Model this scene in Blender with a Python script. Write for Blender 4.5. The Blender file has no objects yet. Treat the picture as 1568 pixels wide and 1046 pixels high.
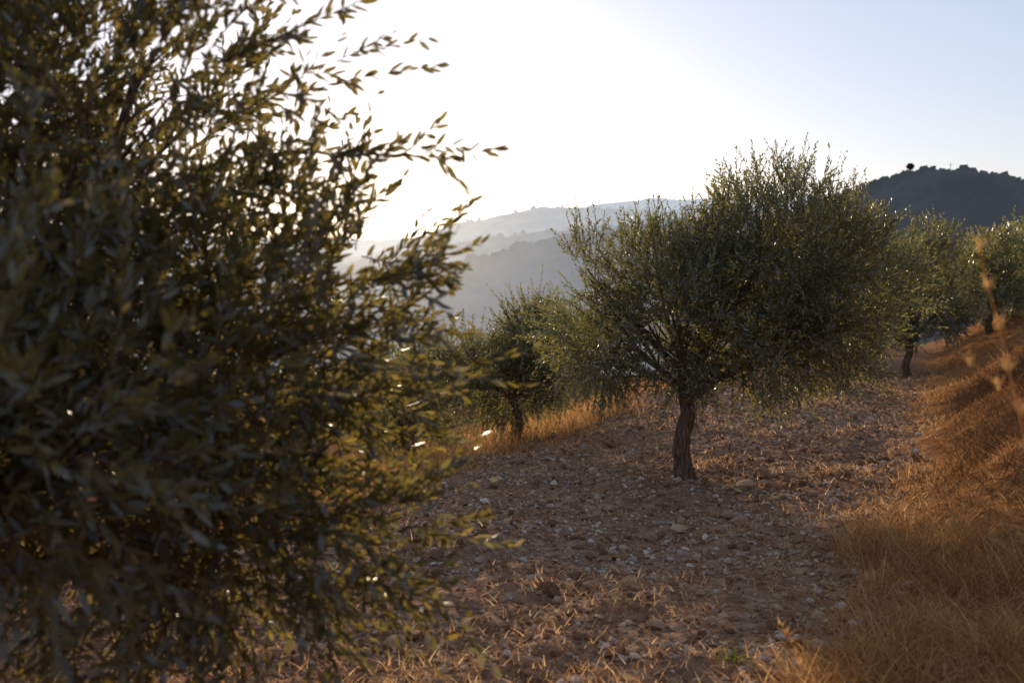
import bpy, math, numpy as np
from mathutils import Vector
rng=np.random.default_rng(7)
EYE=1.6; PITCH=5.34
SUN_EL=math.radians(6.0); SUN_AZ=math.radians(-8.8)
SD=np.array([math.sin(SUN_AZ)*math.cos(SUN_EL),math.cos(SUN_AZ)*math.cos(SUN_EL),math.sin(SUN_EL)])
scene=bpy.context.scene
# ---------------------------------------------------------------- noise
def _h(ix,iy,iz,seed):
    n=(ix*374761393+iy*668265263+iz*2147483647+seed*1274126177)&0xffffffff
    n=((n^(n>>13))*1274126177)&0xffffffff
    n=(n^(n>>16))&0xffffff
    return n/float(0xffffff)
def vnoise(x,y,z=None,seed=0):
    if z is None: z=np.zeros_like(x)
    x0=np.floor(x).astype(np.int64);y0=np.floor(y).astype(np.int64);z0=np.floor(z).astype(np.int64)
    fx=x-x0;fy=y-y0;fz=z-z0
    fx=fx*fx*(3-2*fx);fy=fy*fy*(3-2*fy);fz=fz*fz*(3-2*fz)
    r=0
    for dx in (0,1):
        for dy in (0,1):
            for dz in (0,1):
                w=(fx if dx else 1-fx)*(fy if dy else 1-fy)*(fz if dz else 1-fz)
                r=r+w*_h(x0+dx,y0+dy,z0+dz,seed)
    return r
def fbm(x,y,z=None,octv=4,seed=0):
    a=.5;s=0;f=1.;t=0
    for o in range(octv):
        s=s+a*vnoise(x*f,y*f,None if z is None else z*f,seed+o*17);t+=a;a*=.5;f*=2.03
    return s/t
def sst(a,b,x):
    t=np.clip((x-a)/(b-a),0,1);return t*t*(3-2*t)
# ---------------------------------------------------------------- terrain
def edge_l(y): return -1.05+(y-9.76)*.40+.25*np.sin(y*.9)
def edge_r(y): return np.where(y>4.25,1.45+(y-4.25)*.44,1.45-(4.25-y)*.2)+.15*np.sin(y*1.3+1)
def height(x,y,detail=True):
    x=np.asarray(x,float);y=np.asarray(y,float)
    b=-.075*np.clip(y,-20,12)-.05*np.clip(y-12,0,30)-.16*np.clip(y-42,0,400)
    sl=(edge_l(np.clip(y,-10,60))-x)*.93
    b=b-.6*sst(0,1.3,sl)-.26*np.clip(sl-1,0,300)
    sr=(x-edge_r(np.clip(y,-10,60)))*.915
    b=b+(.9+.65*sst(4,10,y))*sst(-.3,3.0,sr)+.06*np.clip(sr-2.6,0,40)
    b=b+.25*(fbm(x*.25,y*.25,seed=3)-.5)*sst(3,9,np.hypot(x,y))
    b=b+.3*(fbm(x*.8,y*.8,seed=33)-.5)*sst(0,1.2,sr)*sst(4,7,y)
    b=np.maximum(b,-60+4*fbm(x*.01,y*.01,seed=9))
    if detail:
        til=sst(-.2,.4,-sr)*sst(-.2,.4,-sl)
        b=b+(fbm(x*4,y*4,octv=4,seed=5)-.5)*(.05+.08*til)+(fbm(x*1.1,y*1.1,octv=2,seed=6)-.5)*.14
    return b
# ---------------------------------------------------------------- mesh helper
def mk(name,V,F_list,mat,attrs=None,smooth=False,parent=None):
    me=bpy.data.meshes.new(name)
    V=np.asarray(V,np.float32)
    me.vertices.add(len(V)); me.vertices.foreach_set('co',V.ravel())
    idx=np.concatenate([np.asarray(f,np.int32).ravel() for f in F_list])
    tot=np.concatenate([np.full(len(f),f.shape[1],np.int32) for f in F_list])
    st=np.concatenate([[0],np.cumsum(tot)[:-1]]).astype(np.int32)
    me.loops.add(len(idx)); me.loops.foreach_set('vertex_index',idx)
    me.polygons.add(len(tot)); me.polygons.foreach_set('loop_start',st)
    me.polygons.foreach_set('use_smooth',np.full(len(tot),smooth))
    me.update(calc_edges=True)
    if attrs:
        for k,a in attrs.items():
            at=me.attributes.new(k,'FLOAT','POINT'); at.data.foreach_set('value',np.asarray(a,np.float32))
    me.materials.append(mat)
    ob=bpy.data.objects.new(name,me); scene.collection.objects.link(ob)
    if parent: ob.parent=parent
    return ob
def norm(v): return v/np.maximum(np.linalg.norm(v,axis=-1,keepdims=True),1e-9)
# ---------------------------------------------------------------- materials
def newmat(name):
    m=bpy.data.materials.new(name);m.use_nodes=True
    nt=m.node_tree;nt.nodes.clear();return m,nt
class N:
    def __init__(s,nt): s.nt=nt
    def __call__(s,t,**k):
        n=s.nt.nodes.new(t)
        for a,b in k.items(): setattr(n,a,b)
        return n
    def l(s,a,b): s.nt.links.new(a,b)
def ramp(n,fac,stops):
    r=n('ShaderNodeValToRGB');e=r.color_ramp.elements
    while len(e)<len(stops): e.new(.5)
    for i,(p,c) in enumerate(stops): e[i].position=p;e[i].color=(*c,1)
    n.l(fac,r.inputs[0]);return r
def leaf_mat(name,top,top2,under,trans,tfac=.4,rough=.36,gl=.07,last=(.5,.36,.05)):
    m,nt=newmat(name);n=N(nt)
    at=n('ShaderNodeAttribute',attribute_name='rnd')
    r=ramp(n,at.outputs['Fac'],[(0,top),(.55,top2),(.93,[c*1.5 for c in top2]),(1,(.24,.19,.04))])
    geo=n('ShaderNodeNewGeometry')
    mix=n('ShaderNodeMix',data_type='RGBA');mix.inputs[7].default_value=(*under,1)
    n.l(geo.outputs['Backfacing'],mix.inputs[0]);n.l(r.outputs[0],mix.inputs[6])
    d=n('ShaderNodeBsdfDiffuse');n.l(mix.outputs[2],d.inputs[0])
    t=n('ShaderNodeBsdfTranslucent')
    tr=ramp(n,at.outputs['Fac'],[(0,trans),(.75,[c*1.25 for c in trans]),(1,last)])
    n.l(tr.outputs[0],t.inputs[0])
    ms=n('ShaderNodeMixShader');ms.inputs[0].default_value=tfac
    n.l(d.outputs[0],ms.inputs[1]);n.l(t.outputs[0],ms.inputs[2])
    g=n('ShaderNodeBsdfGlossy');g.inputs['Roughness'].default_value=rough;g.inputs[0].default_value=(1,1,1,1)
    m2=n('ShaderNodeMixShader');m2.inputs[0].default_value=gl
    n.l(ms.outputs[0],m2.inputs[1]);n.l(g.outputs[0],m2.inputs[2])
    o=n('ShaderNodeOutputMaterial');n.l(m2.outputs[0],o.inputs[0]);return m
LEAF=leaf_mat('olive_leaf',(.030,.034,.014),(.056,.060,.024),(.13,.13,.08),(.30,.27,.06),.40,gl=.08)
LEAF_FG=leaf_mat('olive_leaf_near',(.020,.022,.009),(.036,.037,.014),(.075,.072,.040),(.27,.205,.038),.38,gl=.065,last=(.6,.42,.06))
def bark_mat():
    m,nt=newmat('olive_bark');n=N(nt)
    tc=n('ShaderNodeTexCoord');mp=n('ShaderNodeMapping');mp.inputs['Scale'].default_value=(1,1,.25)
    n.l(tc.outputs['Object'],mp.inputs[0])
    no=n('ShaderNodeTexNoise');no.inputs['Scale'].default_value=38;no.inputs['Detail'].default_value=6
    n.l(mp.outputs[0],no.inputs[0])
    r=ramp(n,no.outputs[0],[(.3,(.05,.034,.024)),(.55,(.18,.12,.085)),(.75,(.33,.24,.17))])
    p=n('ShaderNodeBsdfDiffuse')
    n.l(r.outputs[0],p.inputs[0])
    b=n('ShaderNodeBump');b.inputs['Strength'].default_value=1;b.inputs['Distance'].default_value=.02
    n.l(no.outputs[0],b.inputs['Height']);n.l(b.outputs[0],p.inputs['Normal'])
    o=n('ShaderNodeOutputMaterial');n.l(p.outputs[0],o.inputs[0]);return m
BARK=bark_mat()
def grass_mat(name,a,b,c,tf=.45):
    m,nt=newmat(name);n=N(nt)
    at=n('ShaderNodeAttribute',attribute_name='rnd')
    r=ramp(n,at.outputs['Fac'],[(0,a),(.5,b),(1,c)])
    d=n('ShaderNodeBsdfDiffuse');t=n('ShaderNodeBsdfTranslucent')
    n.l(r.outputs[0],d.inputs[0]);n.l(r.outputs[0],t.inputs[0])
    ms=n('ShaderNodeMixShader');ms.inputs[0].default_value=tf
    n.l(d.outputs[0],ms.inputs[1]);n.l(t.outputs[0],ms.inputs[2])
    o=n('ShaderNodeOutputMaterial');n.l(ms.outputs[0],o.inputs[0]);return m
GRASS=grass_mat('dry_grass',(.24,.10,.033),(.54,.27,.09),(.78,.50,.22),.5)
SHADE_GRASS=grass_mat('shade_toned_dry_grass',(.05,.028,.018),(.11,.062,.038),(.24,.13,.06),.25)  # dry grass with the trees' shadow put into its dark colour
STRAW=grass_mat('straw',(.34,.16,.07),(.64,.38,.18),(.85,.62,.36),.55)
GREEN=grass_mat('green_weed',(.05,.09,.02),(.10,.16,.03),(.2,.26,.05))
def rock_mat(name,stops):
    m,nt=newmat(name);n=N(nt)
    at=n('ShaderNodeAttribute',attribute_name='rnd')
    r=ramp(n,at.outputs['Fac'],stops)
    p=n('ShaderNodeBsdfDiffuse')
    n.l(r.outputs[0],p.inputs[0])
    o=n('ShaderNodeOutputMaterial');n.l(p.outputs[0],o.inputs[0]);return m
STONE=rock_mat('limestone',[(0,(.30,.215,.16)),(.5,(.46,.36,.28)),(1,(.66,.56,.45))])
CLOD=rock_mat('soil_clod',[(0,(.17,.085,.048)),(.6,(.34,.19,.11)),(1,(.53,.35,.215))])
def ground_mat():
    m,nt=newmat('tilled_soil');n=N(nt)
    geo=n('ShaderNodeNewGeometry')
    no=n('ShaderNodeTexNoise');no.inputs['Scale'].default_value=9;no.inputs['Detail'].default_value=6;no.inputs['Roughness'].default_value=.7
    n.l(geo.outputs['Position'],no.inputs[0])
    soil=ramp(n,no.outputs[0],[(.3,(.17,.088,.05)),(.5,(.34,.19,.112)),(.68,(.53,.35,.215))])
    dry=ramp(n,no.outputs[0],[(.3,(.14,.058,.024)),(.5,(.30,.135,.054)),(.7,(.45,.24,.105))])
    at=n('ShaderNodeAttribute',attribute_name='dry')
    mx=n('ShaderNodeMix',data_type='RGBA');n.l(at.outputs['Fac'],mx.inputs[0])
    n.l(soil.outputs[0],mx.inputs[6]);n.l(dry.outputs[0],mx.inputs[7])
    p=n('ShaderNodeBsdfDiffuse')
    n.l(mx.outputs[2],p.inputs[0])
    n2=n('ShaderNodeTexNoise');n2.inputs['Scale'].default_value=45;n2.inputs['Detail'].default_value=4
    n.l(geo.outputs['Position'],n2.inputs[0])
    b=n('ShaderNodeBump');b.inputs['Strength'].default_value=1;b.inputs['Distance'].default_value=.035
    n.l(n2.outputs[0],b.inputs['Height']);n.l(b.outputs[0],p.inputs['Normal'])
    o=n('ShaderNodeOutputMaterial');n.l(p.outputs[0],o.inputs[0]);return m
GROUND=ground_mat()
# ---------------------------------------------------------------- ground
def grow(a,lim,s,k=1.16):
    o=[];v=a
    while v<lim: v+=s;s*=k;o.append(v)
    return np.array(o)
xs=np.concatenate([-grow(5,4000,.1)[::-1],np.arange(-5,9,.045),grow(9,4000,.08)])
ys=np.concatenate([-grow(-1,300,.2)[::-1],np.arange(1.2,14,.045),np.arange(14,24,.1),grow(24,6000,.15)])
xs=np.unique(xs);ys=np.unique(ys)
X,Y=np.meshgrid(xs,ys);Z=height(X,Y)
nx=len(xs);ny=len(ys)
I=(np.arange(ny-1)[:,None]*nx+np.arange(nx-1)[None,:]).ravel()
F=np.stack([I,I+1,I+1+nx,I+nx],1)
sl=(edge_l(np.clip(Y,-10,60))-X);sr=(X-edge_r(np.clip(Y,-10,60)))
wob=(fbm(X*1.5,Y*1.5,seed=12)-.5)*1.2
dry=np.clip(sst(-.3,.4,sl+wob)+sst(-.6,.5,sr+wob),0,1)
mk('ground',np.stack([X.ravel(),Y.ravel(),Z.ravel()],1),[F],GROUND,{'dry':dry.ravel()},smooth=True)
# ---------------------------------------------------------------- stones / clods
t=(1+5**.5)/2
ICO=norm(np.array([(-1,t,0),(1,t,0),(-1,-t,0),(1,-t,0),(0,-1,t),(0,1,t),(0,-1,-t),(0,1,-t),(t,0,-1),(t,0,1),(-t,0,-1),(-t,0,1)],float))
ICF=np.array([(0,11,5),(0,5,1),(0,1,7),(0,7,10),(0,10,11),(1,5,9),(5,11,4),(11,10,2),(10,7,6),(7,1,8),(3,9,4),(3,4,2),(3,2,6),(3,6,8),(3,8,9),(4,9,5),(2,4,11),(6,2,10),(8,6,7),(9,8,1)])
def blobs(P,size,squash=(1,1,.65),jit=.3):
    n=len(P)
    V=ICO[None]*(1+rng.uniform(-jit,jit,(n,12,1)))*np.array(squash)
    V=V*rng.uniform(.65,1.35,(n,1,3))
    a=rng.uniform(0,6.283,n);c,s=np.cos(a)[:,None],np.sin(a)[:,None]
    b=rng.uniform(-.5,.5,n);cb,sb=np.cos(b)[:,None],np.sin(b)[:,None]
    x,y,z=V[...,0],V[...,1],V[...,2]
    x,z=x*cb-z*sb,x*sb+z*cb
    x,y=x*c-y*s,x*s+y*c
    V=np.stack([x,y,z],-1)*size[:,None,None]+P[:,None]
    F=(ICF[None]+np.arange(n)[:,None,None]*12).reshape(-1,3)
    return V.reshape(-1,3),F
def terrace_pts(n,y0=3.2,y1=26,near=1.6,margin=.2):
    u=rng.random(n);y=y0+(y1-y0)*u**near
    f=rng.random(n);a=edge_l(y)-margin;b=edge_r(y)+margin
    x=a+(b-a)*f
    return x,y
x,y=terrace_pts(26000);s=rng.lognormal(math.log(.010),.6,len(x)).clip(.005,.055)*(1+y*.02)
V,F=blobs(np.stack([x,y,height(x,y)+s*.2],1),s)
mk('soil_clods',V,[F],CLOD,{'rnd':np.repeat(rng.random(len(x)),12)})
x,y=terrace_pts(24000)
mid=(edge_l(y)+edge_r(y))/2
k=rng.random(len(x))<(.3+.7*sst(.42,.58,fbm(x*.7+3,y*.7,seed=31)+.08*(x<mid)))
x,y=x[k],y[k];s=rng.lognormal(math.log(.0085),.5,len(x)).clip(.005,.03)*(1+y*.02)
V,F=blobs(np.stack([x,y,height(x,y)+s*.35],1),s)
mk('stones',V,[F],STONE,{'rnd':np.repeat(rng.random(len(x)),12)})
# ---------------------------------------------------------------- blades
def blades(P,H,W,lean,seg=3,bend=.5):
    n=len(P);a=rng.uniform(0,6.283,n)
    ld=np.stack([np.cos(a),np.sin(a),0*a],1)
    a2=rng.uniform(0,6.283,n);wd=np.stack([np.cos(a2),np.sin(a2),0*a2],1)
    L=lean*rng.uniform(.3,1.3,n)
    up=np.array([0,0,1.])
    rows=[]
    for i in range(seg+1):
        t=i/seg
        c=P+ (up*np.cos(L)[:,None]+ld*np.sin(L)[:,None])*(H*t)[:,None]+ld*(H*bend*t*t*np.sin(L))[:,None]-up*(H*bend*.5*t*t*np.sin(L))[:,None]
        w=(W*(1-.8*t))[:,None]
        rows.append(c-wd*w);rows.append(c+wd*w)
    V=np.stack(rows,1)
    k=2*(seg+1);F=[]
    base=np.arange(n)[:,None]*k
    for i in range(seg): F.append(base+np.array([[2*i,2*i+1,2*i+3,2*i+2]]))
    F=np.concatenate(F)
    return V.reshape(-1,3),F,k
def grass(name,x,y,H,W,lean,mat,bend=.5,parent=None):
    P=np.stack([x,y,height(x,y)-.01],1);n=len(x)
    V,F,k=blades(P,H,W,lean,bend=bend)
    r=np.repeat(rng.random(n),k)
    return mk(name,V,[F],mat,{'rnd':r},parent=parent)
x,y=terrace_pts(60000,margin=.5)
den=sst(.42,.6,fbm(x*.9,y*.9,seed=21));right=sst(-1,1.5,x-(edge_l(y)+edge_r(y))/2)
k=rng.random(len(x))<np.clip(.12+.8*den*(.5+.7*right),0,1);x,y=x[k],y[k];n=len(x)
H=rng.uniform(.02,.09,n);P=np.stack([x,y,height(x,y)+.004+rng.random(n)*.035],1)
V,F,kk=blades(P,H,rng.uniform(.0012,.0042,n)*(1+y*.05),np.full(n,1.25),bend=.3)
mk('straw_litter',V,[F],STRAW,{'rnd':np.repeat(rng.random(n),kk)})
n=16000
y=3+rng.random(n)**1.3*22;o=rng.normal(.35,.45,n);x=edge_l(y)-o
g=fbm(x*1.3,y*1.3,seed=41);k=rng.random(n)<sst(.3,.55,g);x,y,g=x[k],y[k],g[k];n=len(x)
grass('dry_grass',x,y,rng.uniform(.06,.32,n)*(.5+g),rng.uniform(.0015,.003,n)*(1+y*.06),.6,GRASS)
n=16000
y=2+rng.random(n)*26;x=edge_l(y)-rng.random(n)**1.3*7
grass('dry_grass',x,y,rng.uniform(.15,.5,n),rng.uniform(.002,.004,n)*(1+y*.05),.5,GRASS)
# right bank grass
def shadezone(x,y):  # part of the bank where tree shadow is painted as darker grass
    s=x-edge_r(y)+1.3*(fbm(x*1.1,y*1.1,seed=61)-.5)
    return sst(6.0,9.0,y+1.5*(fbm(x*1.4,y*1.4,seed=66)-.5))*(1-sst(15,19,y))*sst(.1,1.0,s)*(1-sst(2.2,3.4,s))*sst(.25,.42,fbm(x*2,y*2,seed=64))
n=75000
y=2.2+rng.random(n)**1.9*34;x=edge_r(y)-.15+rng.random(n)**1.1*(3.5+y*.15)
g=fbm(x*.9+9,y*.9,seed=51);k=(rng.random(n)<sst(.25,.5,g))&(rng.random(n)>shadezone(x,y)*.90);x,y,g=x[k],y[k],g[k];n=len(x)
g2=fbm(x*4,y*4,seed=52)
grass('dry_grass',x,y,rng.uniform(.05,.30,n)*(.2+g)*(.3+1.4*g2),rng.uniform(.0013,.0028,n)*(1+y*.07),.9,GRASS,bend=.9)
# taller tufts low on the near bank
n=30000
y=1.6+rng.random(n)*5.4;x=edge_r(y)-.25+rng.random(n)**1.2*2.6
g=fbm(x*3.2,y*3.2,octv=2,seed=57);k=rng.random(n)<sst(.40,.60,g);x,y,g=x[k],y[k],g[k];n=len(x)
grass('dry_grass',x,y,rng.uniform(.10,.34,n)*(.2+1.3*g),rng.uniform(.0015,.0034,n),.7,GRASS,bend=.9)
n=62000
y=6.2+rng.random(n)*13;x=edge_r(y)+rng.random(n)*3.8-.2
k=rng.random(n)<shadezone(x,y);x,y=x[k],y[k];n=len(x)
grass('shade_toned_dry_grass',x,y,rng.uniform(.06,.36,n)*(.2+1.5*fbm(x*3.5,y*3.5,seed=62)),rng.uniform(.002,.004,n),.85,SHADE_GRASS,bend=.8)
tx,ty=terrace_pts(220,y0=4);TX=[];TY=[]
for a,b in zip(tx,ty):
    m=rng.integers(10,45);TX.append(a+rng.normal(0,.08,m));TY.append(b+rng.normal(0,.08,m))
TX=np.concatenate(TX);TY=np.concatenate(TY);n=len(TX)
grass('dry_grass',TX,TY,rng.uniform(.04,.11,n),rng.uniform(.0015,.0035,n),1.0,STRAW)
n=60;grass('green_weed',1.02+rng.normal(0,.03,n),4.45+rng.normal(0,.03,n),rng.uniform(.04,.12,n),rng.uniform(.003,.005,n),.5,GREEN)
# ---------------------------------------------------------------- tubes
def tube(path,rad,sides=8,gnarl=0,seed=0):
    path=np.asarray(path,float);m=len(path)
    T=np.gradient(path,axis=0);T=norm(T)
    ref=np.array([1,0,0.]) ;A=norm(np.cross(T,ref+0*T));bad=np.abs(T@ref)>.95
    A[bad]=norm(np.cross(T[bad],np.array([0,1,0.])))
    B=np.cross(T,A)
    th=np.arange(sides)/sides*2*math.pi
    R=np.asarray(rad)[:,None]*np.ones(sides)
    if gnarl:
        hh=np.linspace(0,1,m)[:,None]
        tw=th[None]+hh*2.0
        R=R*(1+gnarl*(np.sin(tw*3+seed)+.6*np.sin(tw*5+2+seed)+.8*(fbm(np.cos(th)[None]*2+0*hh,np.sin(th)[None]*2+0*hh,hh*7+0*tw,seed=77+seed)-.5)*3))
    V=path[:,None]+A[:,None]*(np.cos(th)[None,:,None]*R[...,None])+B[:,None]*(np.sin(th)[None,:,None]*R[...,None])
    i=np.arange(m-1)[:,None]*sides;j=np.arange(sides)[None];j2=(j+1)%sides
    F=np.stack([i+j,i+j2,i+sides+j2,i+sides+j],-1).reshape(-1,4)
    return V.reshape(-1,3),F
def bez(a,b,c,d,n):
    a,b,c,d=[np.asarray(v,float) for v in (a,b,c,d)]
    t=np.linspace(0,1,n)[:,None]
    return (1-t)**3*a+3*(1-t)**2*t*b+3*(1-t)*t*t*c+t**3*d
class Acc:
    def __init__(s): s.V=[];s.F=[];s.o=0
    def add(s,V,F): s.V.append(V);s.F.append(F+s.o);s.o+=len(V)
# ---------------------------------------------------------------- tree
def make_twigs(P,D,L,nleaf,ll,lw,trad):
    n=len(P)
    bend=rng.normal(0,.18,(n,3));bend[:,2]-=.05
    def pos(t): return P[:,None]+D[:,None]*(L[:,None]*t)[...,None]+bend[:,None]*(L[:,None]*t*t)[...,None]
    a=norm(np.cross(D,rng.normal(size=(n,3))));b=np.cross(D,a)
    ts=np.array([0,.35,.7,1.]);C=pos(np.broadcast_to(ts,(n,4)))
    V=[]
    for k in range(4):
        r=(trad*(1-.75*ts[k]))
        for j in range(3):
            an=j*2.0944;V.append(C[:,k]+(a*math.cos(an)+b*math.sin(an))*r)
    TV=np.stack(V,1).reshape(-1,3)
    ff=[]
    for k in range(3):
        for j in range(3):
            j2=(j+1)%3;ff.append([k*3+j,k*3+j2,k*3+3+j2,k*3+3+j])
    TF=(np.array(ff)[None]+np.arange(n)[:,None,None]*12).reshape(-1,4)
    m=nleaf
    t=np.linspace(.08,1.0,m)[None]+rng.uniform(-.02,.02,(n,m))
    C=pos(t)
    phi=(np.arange(m)%2)*math.pi+(np.arange(m)//2)*1.571+rng.uniform(0,6.28,(n,1))+rng.normal(0,.35,(n,m))
    rad=a[:,None]*np.cos(phi)[...,None]+b[:,None]*np.sin(phi)[...,None]
    Dd=norm(D[:,None]+2*bend[:,None]*t[...,None])
    op=rng.uniform(.45,1.1,(n,m))*(1-.45*np.clip(t,0,1))
    A=norm(Dd*np.cos(op)[...,None]+rad*np.sin(op)[...,None]+rng.normal(0,.14,(n,m,3)))
    W=norm(np.cross(A,Dd+rng.normal(0,.6,(n,m,3))));Nn=np.cross(W,A)
    l=ll*rng.uniform(.65,1.2,(n,m))*(1-.35*np.clip(t,0,1)**3);w=lw*rng.uniform(.75,1.2,(n,m))*.5
    l=l[...,None];w=w[...,None];bd=rng.uniform(-.18,.18,(n,m,1))
    v=[C,C+A*l*.35+W*w+Nn*l*bd*.12,C+A*l*.35-W*w+Nn*l*bd*.12,C+A*l*.72+W*w*.75+Nn*l*bd*.5,C+A*l*.72-W*w*.75+Nn*l*bd*.5,C+A*l+Nn*l*bd]
    LV=np.stack(v,2).reshape(-1,3);N_=n*m;base=np.arange(N_)[:,None]*6
    F3=np.concatenate([base+np.array([[0,2,1]]),base+np.array([[3,4,5]])]);F4=base+np.array([[1,2,4,3]])
    rnd=np.repeat(np.clip(rng.random(N_)*.85+np.repeat(rng.random(n),m)*.15,0,1),6)
    return TV,TF,LV,F3,F4,rnd
def olive_tree(name,base,trunk,lobes,ntw,nleaf=24,tl=(.2,.42),ll=.055,lw=.012,shoots=0,gap=.36,mat=LEAF,trad=.003,extra=None,trunk_r=.09,seed=0,gscale=2.2,trsides=14):
    base=np.array(base,float)
    e=bpy.data.objects.new(name,None);scene.collection.objects.link(e);e.location=base
    lob=np.array(lobes,float)
    acc=Acc()
    tr=np.array(trunk,float);m=26
    ti=np.linspace(0,len(tr)-1,m);path=np.stack([np.interp(ti,np.arange(len(tr)),tr[:,i]) for i in range(3)],1)
    k=np.linspace(0,1,m);path[:,0]+=.012*np.sin(k*9+seed);path[:,1]+=.015*np.sin(k*7+seed)
    rad=trunk_r*(1-.22*k)*(1+.55*np.exp(-k*11));acc.add(*tube(path,rad,trsides*2,gnarl=.085,seed=seed))
    top=path[-1]
    for li,lb in enumerate(lob):
        c=lb[:3];r=lb[3:6]
        d=c-top
        st=path[-1-int(rng.integers(0,5))]
        m1=st+np.array([d[0]*.22,d[1]*.22,abs(d[2])*.45+.08]);m2=st+np.array([d[0]*.7,d[1]*.7,d[2]*.62])
        lp=bez(st,m1,m2,c+np.array([0,0,r[2]*.3]),14);lp+=np.cumsum(rng.normal(0,.008,(14,3)),0)
        lr=np.linspace(trunk_r*.5,trunk_r*.12,14);acc.add(*tube(lp,lr,8,gnarl=.06,seed=li))
        for q in range(14):
            i=int(rng.integers(3,13));u=norm(rng.normal(size=3));tgt=c+u*r*rng.uniform(.5,.95)
            d2=tgt-lp[i];bp=bez(lp[i],lp[i]+d2*.3+np.array([0,0,.05]),lp[i]+d2*.65+rng.normal(0,.05,3),tgt,8)
            acc.add(*tube(bp,np.linspace(lr[i]*.45,.003,8),5))
    vol=lob[:,3]*lob[:,4]*lob[:,5];
    if lob.shape[1]>6: vol=vol*lob[:,6]
    cand=int(ntw*3.2);ci=rng.choice(len(lob),cand,p=vol/vol.sum())
    u=norm(rng.normal(size=(cand,3)));rr=rng.random(cand)**.42
    P=lob[ci,:3]+u*rr[:,None]*lob[ci,3:6]
    g=fbm(P[:,0]*gscale+seed,P[:,1]*gscale,P[:,2]*gscale,octv=3,seed=90+seed)
    k=np.where(g>gap+.10*(rr>.75))[0][:ntw];P=P[k];ci=ci[k];u=u[k];rr=rr[k];n=len(P)
    zc=(P[:,2]-lob[:,2].min())/(np.ptp(lob[:,2])+.6)
    upw=np.clip(-.15+1.3*zc,-.3,1.0)
    D=norm(u*.75+np.stack([0*upw,0*upw,upw],1)+rng.normal(0,.4,(n,3)))
    L=rng.uniform(tl[0],tl[1],n)
    out=[make_twigs(P,D,L,nleaf,ll,lw,trad)]
    if shoots:
        w=lob[:,2]-lob[:,2].min()+.2;si=rng.choice(len(lob),shoots,p=w/w.sum())
        uu=rng.normal(size=(shoots,3));uu[:,2]=np.abs(uu[:,2])+.9;uu=norm(uu)
        SP=lob[si,:3]+uu*lob[si,3:6]*.85
        SDr=norm(uu*.35+np.array([0,0,1.])+rng.normal(0,.16,(shoots,3)))
        out.append(make_twigs(SP,SDr,rng.uniform(.28,.5,shoots),int(nleaf*1.3),ll*.85,lw*.85,trad))
    if extra is not None:
        for (a,b_) in extra:
            a=np.array(a,float);b_=np.array(b_,float);d=b_-a;Ln=np.linalg.norm(d)
            out.append(make_twigs(a[None],norm(d)[None],np.array([Ln]),int(Ln/.016),ll,lw,trad*1.1))
            for q in range(int(Ln/.09)):
                tt=rng.uniform(.15,.85);dd=norm(norm(d)+rng.normal(0,.45,3))
                out.append(make_twigs((a+d*tt)[None],dd[None],np.array([rng.uniform(.1,.2)]),9,ll,lw,trad*.8))
    for o in out: acc.add(o[0],o[1])
    mk('trunk_and_limbs',np.concatenate(acc.V),[np.concatenate(acc.F)],BARK,smooth=True,parent=e)
    LV=[];F3=[];F4=[];R=[];off=0
    for o in out:
        LV.append(o[2]);F3.append(o[3]+off);F4.append(o[4]+off);R.append(o[5]);off+=len(o[2])
    mk('foliage',np.concatenate(LV),[np.concatenate(F3),np.concatenate(F4)],mat,{'rnd':np.concatenate(R)},parent=e)
    return e
def gz(x,y): return float(height(np.array([x]),np.array([y]),True)[0])
mx_,my_=1.73,9.85
olive_tree('olive_tree',(mx_,my_,gz(mx_,my_)-.04),[(0,0,0),(-.02,0,.35),(.02,0,.7),(-.01,.02,.95)],
 [(-.80,-.1,1.62,.58,.7,.62),(-.25,.2,1.85,.7,.95,.70),(-.15,-.5,1.65,.6,.5,.6),(.85,.0,2.32,.72,.95,.80),(1.5,.2,2.1,.60,.8,.74),(.72,-.2,1.45,.78,.9,.55),
  (1.4,.0,1.55,.62,.7,.5),(-.95,.1,2.05,.30,.4,.45),(.35,.3,2.15,.5,.7,.55),(-.75,.2,1.25,.55,.6,.35),(.2,-.2,1.35,.5,.6,.35)],
 4800,21,ll=.058,lw=.0138,shoots=130,trunk_r=.088,seed=1,gap=.40,gscale=2.6)
olive_tree('olive_tree',(.05,14.0,gz(.05,14)-.05),[(0,0,0),(.05,0,.4),(-.05,0,.8)],
 [(-.65,0,1.25,.7,.8,.5),(.25,.1,1.6,.6,.7,.5),(.6,0,1.15,.6,.7,.45),(-.2,-.1,.9,.7,.7,.35),(.95,.3,1.5,.4,.5,.45),(-1.1,.2,1.0,.5,.5,.4)],
 1700,16,ll=.07,lw=.019,shoots=70,trunk_r=.07,seed=2,gap=.41)
olive_tree('olive_tree',(-1.7,15.5,gz(-1.7,15.5)-.05),[(0,0,0),(.05,0,.5),(0,0,1.0)],
 [(-.3,0,1.5,.9,.9,.6),(.4,.1,1.8,.8,.8,.5),(.1,0,1.0,.9,.8,.45)],
 1000,14,ll=.08,lw=.022,shoots=30,trunk_r=.08,seed=3,gap=.42)
olive_tree('olive_tree',(.0,19,gz(.0,19)-.05),[(0,0,0),(.05,0,.4),(0,0,.8)],
 [(-.4,0,1.3,.8,.8,.5),(.3,.1,1.5,.7,.7,.5),(.1,0,1.0,.9,.8,.4)],
 800,14,ll=.08,lw=.022,shoots=30,trunk_r=.08,seed=4,gap=.42)
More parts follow.
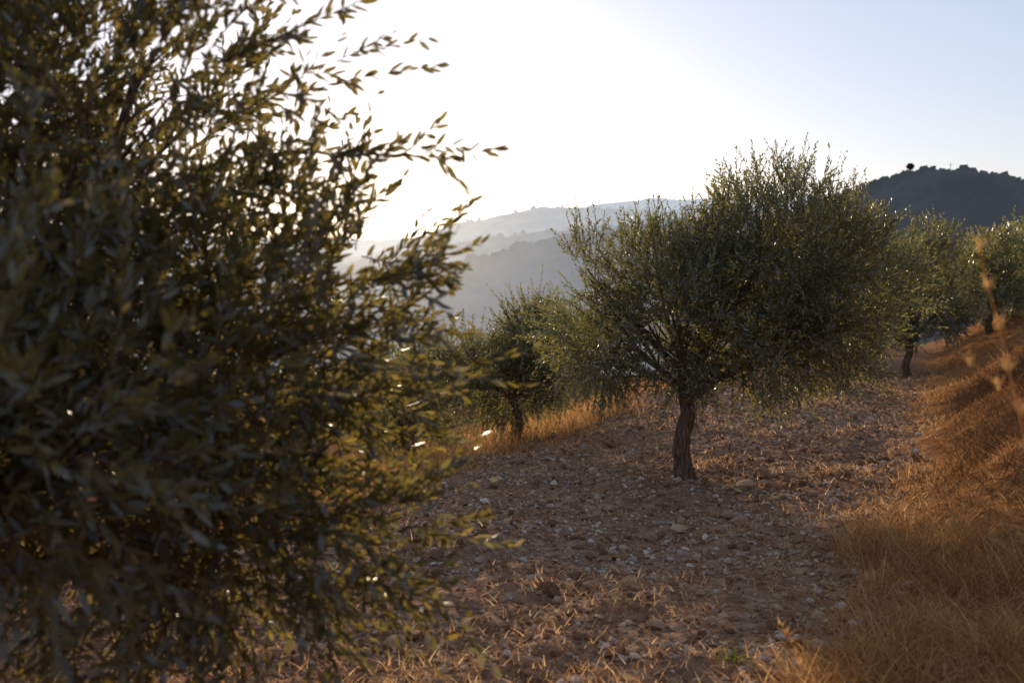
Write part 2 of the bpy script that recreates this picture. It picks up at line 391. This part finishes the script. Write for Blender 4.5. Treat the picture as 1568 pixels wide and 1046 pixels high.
olive_tree('olive_tree',(6.7,20,gz(6.7,20)-.05),[(0,0,0),(.05,0,.5),(.0,0,.9)],
 [(-.5,0,1.8,.9,1.,.7),(.5,0,2.4,.9,1.,.8),(.1,0,1.4,1.1,1.,.5),(1.2,0,2.0,.7,.7,.8)],
 1900,14,ll=.08,lw=.022,shoots=40,trunk_r=.1,seed=5)
olive_tree('olive_tree',(10.0,25,gz(10,25)-.05),[(0,0,0),(-.05,0,.4),(.05,0,.8)],
 [(-.6,0,2.2,1.2,1.,1.0),(.3,0,3.1,1.0,1.,.9),(.3,0,1.7,1.2,1.,.7),(-1.1,.2,2.9,.8,.7,.7),(1.1,0,2.2,.7,.8,.8),(-1.4,0,1.6,.8,.8,.7)],
 2700,14,ll=.10,lw=.027,shoots=40,trunk_r=.1,seed=6)
for i,(tx_,ty_,sc) in enumerate([(13.0,27,1.0),(12.6,34,1.2),(17.0,33,1.1),(9.0,33,1.1),(20.5,38,1.2),(15.2,30,.9),(13.5,42,1.4),(8.5,42,1.3)]):
    L_=np.array([(-.9,0,1.5,1.1,1.,.8),(.7,0,1.8,1.1,1.,.9),(.1,0,1.1,1.3,1.,.6),(0,0,2.2,.8,.8,.6)])*sc
    olive_tree('olive_tree',(tx_,ty_,gz(tx_,ty_)-.05),[(0,0,0),(-.05,0,.3),(.05,0,.7)],L_,1000,11,tl=(.3,.5),ll=.13,lw=.036,shoots=25,trunk_r=.1,seed=7+i,trsides=6)
# foreground tree
olive_tree('olive_tree',(-2.35,3.7,gz(-2.35,3.7)-.05),[(0,0,0),(.08,0,.3),(.1,-.05,.65)],
 [(.2,0,1.75,1.3,1.1,.95,.8),(1.0,-.3,1.35,.85,.8,.6,1.1),(1.42,-.4,1.7,.65,.7,.5,1.0),(.4,-.2,2.5,1.1,.9,.6,.5),(1.05,-.4,2.4,.55,.6,.5,.8),
  (1.42,-.6,1.0,.65,.6,.42,1.1),(1.15,-1.45,1.5,.40,.45,.45,1.2),(.5,-.6,1.45,.8,.7,.45,.8)],
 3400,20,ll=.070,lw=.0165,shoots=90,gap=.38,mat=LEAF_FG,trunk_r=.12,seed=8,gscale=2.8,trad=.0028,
 extra=[((1.25,-.5,2.45),(2.2,-.6,2.85)),((1.3,-.5,2.3),(2.1,-.6,2.65)),((1.5,-.5,2.25),(2.34,-.6,2.25)),((1.2,-.5,2.6),(2.0,-.6,3.1)),((1.5,-.5,1.75),(2.3,-.6,1.95)),((1.5,-.5,1.4),(2.3,-.6,1.55)),((1.5,-.6,1.1),(2.25,-.7,1.15)),((1.5,-.6,1.6),(2.2,-.7,1.7)),((1.2,-.5,2.5),(1.85,-.6,2.95)),((1.5,-.7,.9),(2.2,-.8,.95)),((1.5,-.7,1.0),(2.15,-.8,1.25))])
# ---------------------------------------------------------------- distant hills
def hill_mat(name,haze,fac,glow,base=(.05,.05,.035)):  # aerial haze and sunward glow painted in as emission
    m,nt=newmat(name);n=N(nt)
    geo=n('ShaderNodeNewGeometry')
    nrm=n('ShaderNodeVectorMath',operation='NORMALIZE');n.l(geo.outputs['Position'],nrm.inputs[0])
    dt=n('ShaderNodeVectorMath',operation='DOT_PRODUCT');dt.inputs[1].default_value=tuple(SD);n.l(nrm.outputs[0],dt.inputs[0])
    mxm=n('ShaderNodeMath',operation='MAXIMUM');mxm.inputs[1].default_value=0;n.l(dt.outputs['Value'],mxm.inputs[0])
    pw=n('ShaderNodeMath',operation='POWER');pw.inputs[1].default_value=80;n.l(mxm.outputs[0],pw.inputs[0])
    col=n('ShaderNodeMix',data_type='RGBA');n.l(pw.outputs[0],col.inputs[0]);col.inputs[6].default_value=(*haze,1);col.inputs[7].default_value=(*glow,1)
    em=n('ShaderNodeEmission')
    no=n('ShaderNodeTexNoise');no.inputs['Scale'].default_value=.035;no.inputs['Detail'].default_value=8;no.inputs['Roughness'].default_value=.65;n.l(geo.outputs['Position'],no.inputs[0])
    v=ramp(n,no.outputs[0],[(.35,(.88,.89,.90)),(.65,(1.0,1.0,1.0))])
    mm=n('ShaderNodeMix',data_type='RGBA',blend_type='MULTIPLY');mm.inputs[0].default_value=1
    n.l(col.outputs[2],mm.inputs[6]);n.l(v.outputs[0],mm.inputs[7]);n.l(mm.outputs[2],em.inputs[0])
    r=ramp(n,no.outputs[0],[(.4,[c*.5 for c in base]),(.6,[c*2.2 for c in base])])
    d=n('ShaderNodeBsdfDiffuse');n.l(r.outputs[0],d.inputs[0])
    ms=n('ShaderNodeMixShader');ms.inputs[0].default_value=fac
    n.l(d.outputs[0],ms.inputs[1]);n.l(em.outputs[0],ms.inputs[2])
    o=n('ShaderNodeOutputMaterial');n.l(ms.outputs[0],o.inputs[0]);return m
def hill(name,D,crest,foot,depth,mat,rough,treesz=0,tdens=0,slopetrees=0):
    px=np.array([c[0] for c in crest],float);py=np.array([c[1] for c in crest],float)
    cx=(px-784)/1524*D;cz=EYE+(381-py)/1524*D
    x=np.linspace(cx[0],cx[-1],420);z=np.interp(x,cx,cz)
    zs=np.convolve(np.pad(z,6,mode='edge'),np.ones(13)/13,'valid')
    vs=np.concatenate([np.linspace(0,1,60),1+np.linspace(.03,1,20)])
    Xh,Vh=np.meshgrid(x,vs)
    prof=np.where(Vh<=1,np.sin(np.clip(Vh,0,1)*math.pi/2)**1.15,np.cos(np.clip(Vh-1,0,1)*math.pi/2))
    Yh=D-depth*(1-Vh)
    Zh=foot+(zs[None]-foot)*prof
    nz=(fbm(Xh/rough/6,Yh/rough/6,octv=5,seed=int(D))-.5)*rough*2.2*sst(0,.2,Vh)
    Zh=Zh+nz
    ny,nx=Xh.shape;I=(np.arange(ny-1)[:,None]*nx+np.arange(nx-1)[None]).ravel()
    ob=mk(name,np.stack([Xh.ravel(),Yh.ravel(),Zh.ravel()],1),[np.stack([I,I+1,I+1+nx,I+nx],1)],mat,smooth=True)
    if tdens:
        n=tdens;xi=rng.random(n);cl=fbm(xi*30,xi*0,seed=5)
        k=rng.random(n)<sst(.35,.6,cl);xi=xi[k];n=len(xi);ix=(xi*(nx-1)).astype(int)
        fr=rng.integers(45,60,n)
        P=np.stack([Xh[fr,ix],Yh[fr,ix],Zh[fr,ix]+treesz*.4],1)
        if slopetrees:
            i2=rng.integers(0,nx,slopetrees);f2=rng.integers(8,58,slopetrees)
            P=np.concatenate([P,np.stack([Xh[f2,i2]+rng.normal(0,2,slopetrees),Yh[f2,i2],Zh[f2,i2]+treesz*.2],1)])
        V,F=blobs(P,rng.uniform(.4,1.2,len(P))*treesz,(1,1,.9),.35)
        mk('distant_trees',V,[F],mat)
    return x,Zh[59]
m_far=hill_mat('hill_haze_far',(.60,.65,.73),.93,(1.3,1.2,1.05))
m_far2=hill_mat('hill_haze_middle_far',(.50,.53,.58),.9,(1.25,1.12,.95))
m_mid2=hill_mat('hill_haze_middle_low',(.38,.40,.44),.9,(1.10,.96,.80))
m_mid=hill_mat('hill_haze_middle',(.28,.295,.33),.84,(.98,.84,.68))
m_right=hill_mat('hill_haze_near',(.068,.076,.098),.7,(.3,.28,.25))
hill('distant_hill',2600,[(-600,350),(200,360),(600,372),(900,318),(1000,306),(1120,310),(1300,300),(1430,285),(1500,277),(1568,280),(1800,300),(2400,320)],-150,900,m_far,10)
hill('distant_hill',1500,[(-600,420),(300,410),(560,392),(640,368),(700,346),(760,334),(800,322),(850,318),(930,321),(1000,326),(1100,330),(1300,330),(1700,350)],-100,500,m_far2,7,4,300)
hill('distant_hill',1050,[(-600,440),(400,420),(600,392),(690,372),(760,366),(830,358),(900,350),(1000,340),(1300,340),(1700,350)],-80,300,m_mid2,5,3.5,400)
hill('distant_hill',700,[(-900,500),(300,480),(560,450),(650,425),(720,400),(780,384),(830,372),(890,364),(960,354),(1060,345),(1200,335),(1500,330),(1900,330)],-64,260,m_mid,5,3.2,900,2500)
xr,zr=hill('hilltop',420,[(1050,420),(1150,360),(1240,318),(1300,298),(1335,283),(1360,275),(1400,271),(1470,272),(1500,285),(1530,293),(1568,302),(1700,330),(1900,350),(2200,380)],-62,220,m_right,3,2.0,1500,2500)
PINE,nt=newmat('dark_pine')
n=N(nt);d=n('ShaderNodeBsdfDiffuse');d.inputs[0].default_value=(.07,.035,.025,1);o=n('ShaderNodeOutputMaterial');n.l(d.outputs[0],o.inputs[0])
hx=(1385-784)/1524*420;hz=float(np.interp(hx,xr,zr))
e=bpy.data.objects.new('pine_tree',None);scene.collection.objects.link(e);e.location=(hx,419,hz-.5)
V,F=tube([(0,0,0),(.25,0,1.6),(0,0,4)],[.28,.2,.12],8);mk('trunk',V,[F],PINE,parent=e)
u_=norm(rng.normal(size=(340,3)));P=u_*(rng.random((340,1))**.4)*(.65+.7*fbm(u_[:,0]*2,u_[:,1]*2,u_[:,2]*2,seed=3))[:,None]*np.array([1.6,1.4,1.35])+np.array([.1,0,4.4])
V,F=blobs(P,rng.uniform(.12,.34,340),(1,1,.8),.4);mk('crown',V,[F],PINE,parent=e)
hx=(1446-784)/1524*420;hz=float(np.interp(hx,xr,zr))
e=bpy.data.objects.new('antenna_mast',None);scene.collection.objects.link(e);e.location=(hx,419,hz-.5)
V,F=tube([(0,0,0),(0,0,2),(0,0,5.2)],[.16,.12,.07],6);mk('pole',V,[F],PINE,parent=e)
V,F=tube([(-.8,0,4.4),(0,0,4.4),(.8,0,4.4)],[.07,.07,.07],6);mk('crossarm',V,[F],PINE,parent=e)
# ---------------------------------------------------------------- near stalks
def stalk(name,pts,r):
    e=bpy.data.objects.new(name,None);scene.collection.objects.link(e)
    path=bez(*pts,16)
    V,F=tube(path,np.linspace(r,r*.4,16),6);mk('stem',V,[F],GRASS,{'rnd':np.full(len(V),.8)},parent=e)
    n=46;i=rng.integers(10,16,n);B=path[i]
    P=B+rng.normal(0,.004,(n,3));V,F,k=blades(P,rng.uniform(.015,.035,n),rng.uniform(.002,.0035,n),np.full(n,.5))
    mk('seed_head',V,[F],GRASS,{'rnd':np.repeat(.5+.5*rng.random(n),k)},parent=e)
for pts in [((1.5,2.4,.1),(1.35,2.3,.6),(1.15,2.2,1.2),(.98,2.1,1.6)),
            ((1.10,3.3,-.2),(1.08,3.3,0),(1.02,3.3,.15),(.92,3.3,.32)),((1.5,2.2,.1),(1.42,2.1,.6),(1.3,2.1,1.1),(1.02,2.2,1.35))]:
    stalk('dry_grass_stalk',pts,.0025)
# ---------------------------------------------------------------- world, sun, camera
w=bpy.data.worlds.new('World');scene.world=w;w.use_nodes=True;nt=w.node_tree;nt.nodes.clear();n=N(nt)
sky=n('ShaderNodeTexSky',sky_type='NISHITA');sky.sun_disc=False;sky.sun_elevation=SUN_EL;sky.sun_rotation=SUN_AZ
sky.air_density=1.0;sky.dust_density=.85;sky.ozone_density=2.2;sky.altitude=300
gm=n('ShaderNodeGamma');gm.inputs[1].default_value=.60;n.l(sky.outputs[0],gm.inputs[0])
hs=n('ShaderNodeHueSaturation');hs.inputs['Saturation'].default_value=.76;n.l(gm.outputs[0],hs.inputs['Color'])
tint=n('ShaderNodeMix',data_type='RGBA',blend_type='MULTIPLY');tint.inputs[0].default_value=1;tint.inputs[7].default_value=(2.26,2.25,2.62,1)
n.l(hs.outputs[0],tint.inputs[6])
bg=n('ShaderNodeBackground');bg.inputs[1].default_value=.15
n.l(tint.outputs[2],bg.inputs[0])
o=n('ShaderNodeOutputWorld');n.l(bg.outputs[0],o.inputs[0])
sl_=bpy.data.lights.new('sun','SUN');sl_.energy=5;sl_.angle=math.radians(.5);sl_.color=(1,.80,.55)
so=bpy.data.objects.new('sun',sl_);scene.collection.objects.link(so);so.location=(0,0,20)
so.rotation_euler=Vector(tuple(SD)).to_track_quat('Z','Y').to_euler()
cam=bpy.data.cameras.new('camera');cam.lens=35;cam.sensor_width=36;cam.clip_end=20000;cam.clip_start=.05
cam.dof.use_dof=True;cam.dof.focus_distance=9.3;cam.dof.aperture_fstop=2.2
co=bpy.data.objects.new('camera',cam);scene.collection.objects.link(co);co.location=(0,0,EYE)
co.rotation_euler=(math.radians(90-PITCH),0,0);scene.camera=co
scene.view_settings.view_transform='Standard';scene.view_settings.look='None';scene.view_settings.exposure=0
